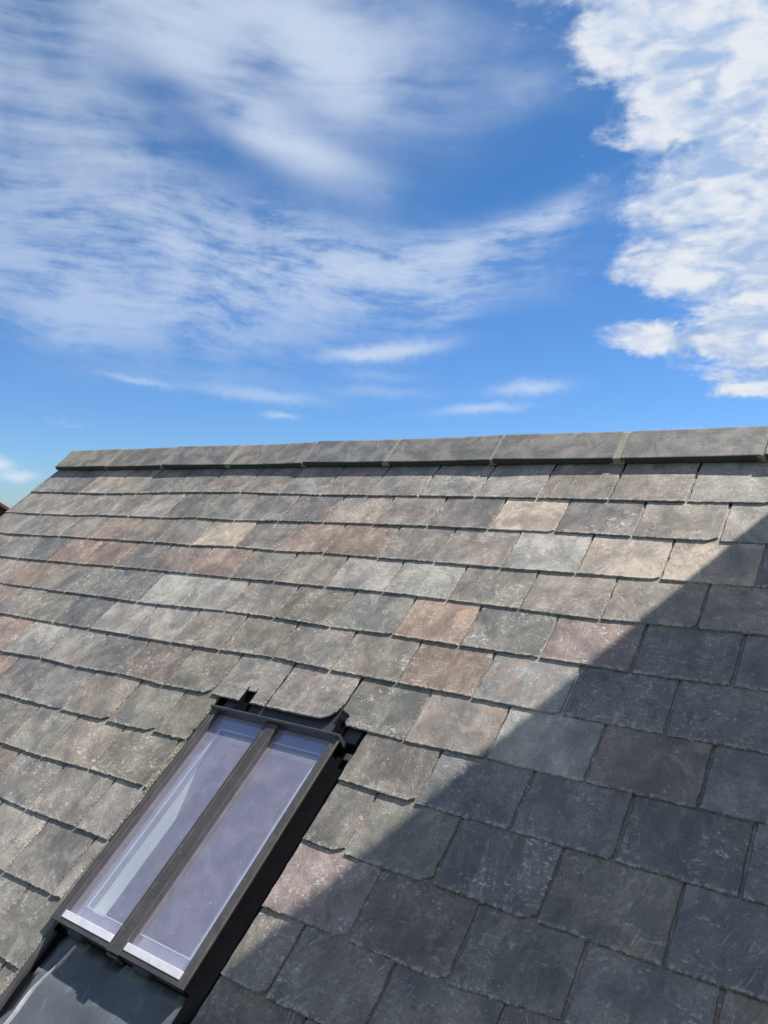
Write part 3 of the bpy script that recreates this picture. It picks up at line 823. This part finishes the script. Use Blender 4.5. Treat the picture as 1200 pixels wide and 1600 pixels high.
# upstand along the slate edge
bm = bmesh.new()
prev = None
for i in range(N + 1):
    f = i / N; y = -1.992 - 0.40 * f; x = -0.193 + 0.003 * math.sin(f * 13) + 0.010 * f
    ring = [bm.verts.new(c) for c in ((x, y, FZ - .001), (x + .0003, y, -0.006 + .002 * math.sin(f * 11)), (x + .002, y, -0.0055 + .002 * math.sin(f * 11)), (x + 0.0022, y, FZ - .001))]
    if prev:
        for a in range(3): bm.faces.new((prev[a], prev[a + 1], ring[a + 1], ring[a]))
    prev = ring
link('flashing_upstand', finish(bm, 'flashing_upstand', [M_FRAMED], True), roof)
# open steel channels (fixing brackets) at the head
for (x0, x1, y1) in ((-0.1365, -0.095, -1.165), (0.262, 0.292, -1.204)):
    bm = bmesh.new()
    add_box(bm, x0, x1, -1.266, y1, -0.0175, -0.0150)
    add_box(bm, x0, x0 + .003, -1.266, y1, -0.0150, 0.0015)
    add_box(bm, x1 - .009, x1 - .007, -1.266, y1 - .03, -0.0150, -0.005)
    add_box(bm, x1 - .002, x1, -1.266, y1, -0.0150, 0.0005)
    link('fixing_channel', finish(bm, 'fixing_channel', [M_BLACK]), roof)
rl('gutter_screw_plate', M_FRAMED, 0.330, 0.352, -1.318, -1.296, FZ, FZ + 0.010, bevel=0.003)

# ------------------------------------------------------------------ surroundings
bm = bmesh.new()
S = 2500
v = [bm.verts.new(c) for c in ((-S, -S, 0), (S, -S, 0), (S, S, 0), (-S, S, 0))]; bm.faces.new(v)
tag(link('ground', finish(bm, 'ground', [M_GRASS])), kind='structure')

# neighbour's house: only the tip of its red roof shows at the left edge
nh = bpy.data.objects.new('neighbour_house', None); COL.objects.link(nh)
tag(nh, 'distant house with dark gable and red roof tip at the left edge of the picture', 'house')
aN = R(-61.7); dN = 42.0
C0 = cam.matrix_world.translation
px_, py_ = C0.x + dN * math.sin(aN), C0.y + dN * math.cos(aN)
nh.location = (px_, py_, 0)
nh.rotation_euler = (0, 0, R(61.0))
top = C0.z + dN * math.tan(R(0.72))
bm = bmesh.new()
hwN, ln = 4.0, 9.0
ev = top - 2.6
A = [bm.verts.new(c) for c in ((-hwN, 0, 0), (hwN, 0, 0), (hwN, 0, ev), (0, 0, top - .15), (-hwN, 0, ev))]
B = [bm.verts.new((c.co.x, ln, c.co.z)) for c in A]
for i in range(5): bm.faces.new((A[i], A[(i + 1) % 5], B[(i + 1) % 5], B[i]))
bm.faces.new(A[::-1]); bm.faces.new(B)
link('wall', finish(bm, 'wall', [M_DARKW]), nh)
for sgn in (1, -1):
    bm = bmesh.new()
    v = [bm.verts.new(c) for c in ((0, -0.25, top), (sgn * (hwN + .4), -0.25, ev - .25), (sgn * (hwN + .4), ln + .25, ev - .25), (0, ln + .25, top), (0, -0.25, top - .16), (sgn * (hwN + .4), -0.25, ev - .41), (sgn * (hwN + .4), ln + .25, ev - .41), (0, ln + .25, top - .16))]
    for f in ((0, 1, 2, 3), (4, 7, 6, 5), (0, 4, 5, 1), (1, 5, 6, 2), (2, 6, 7, 3), (3, 7, 4, 0)): bm.faces.new([v[i] for i in f])
    link('roof', finish(bm, 'roof', [M_REDTILE]), nh)
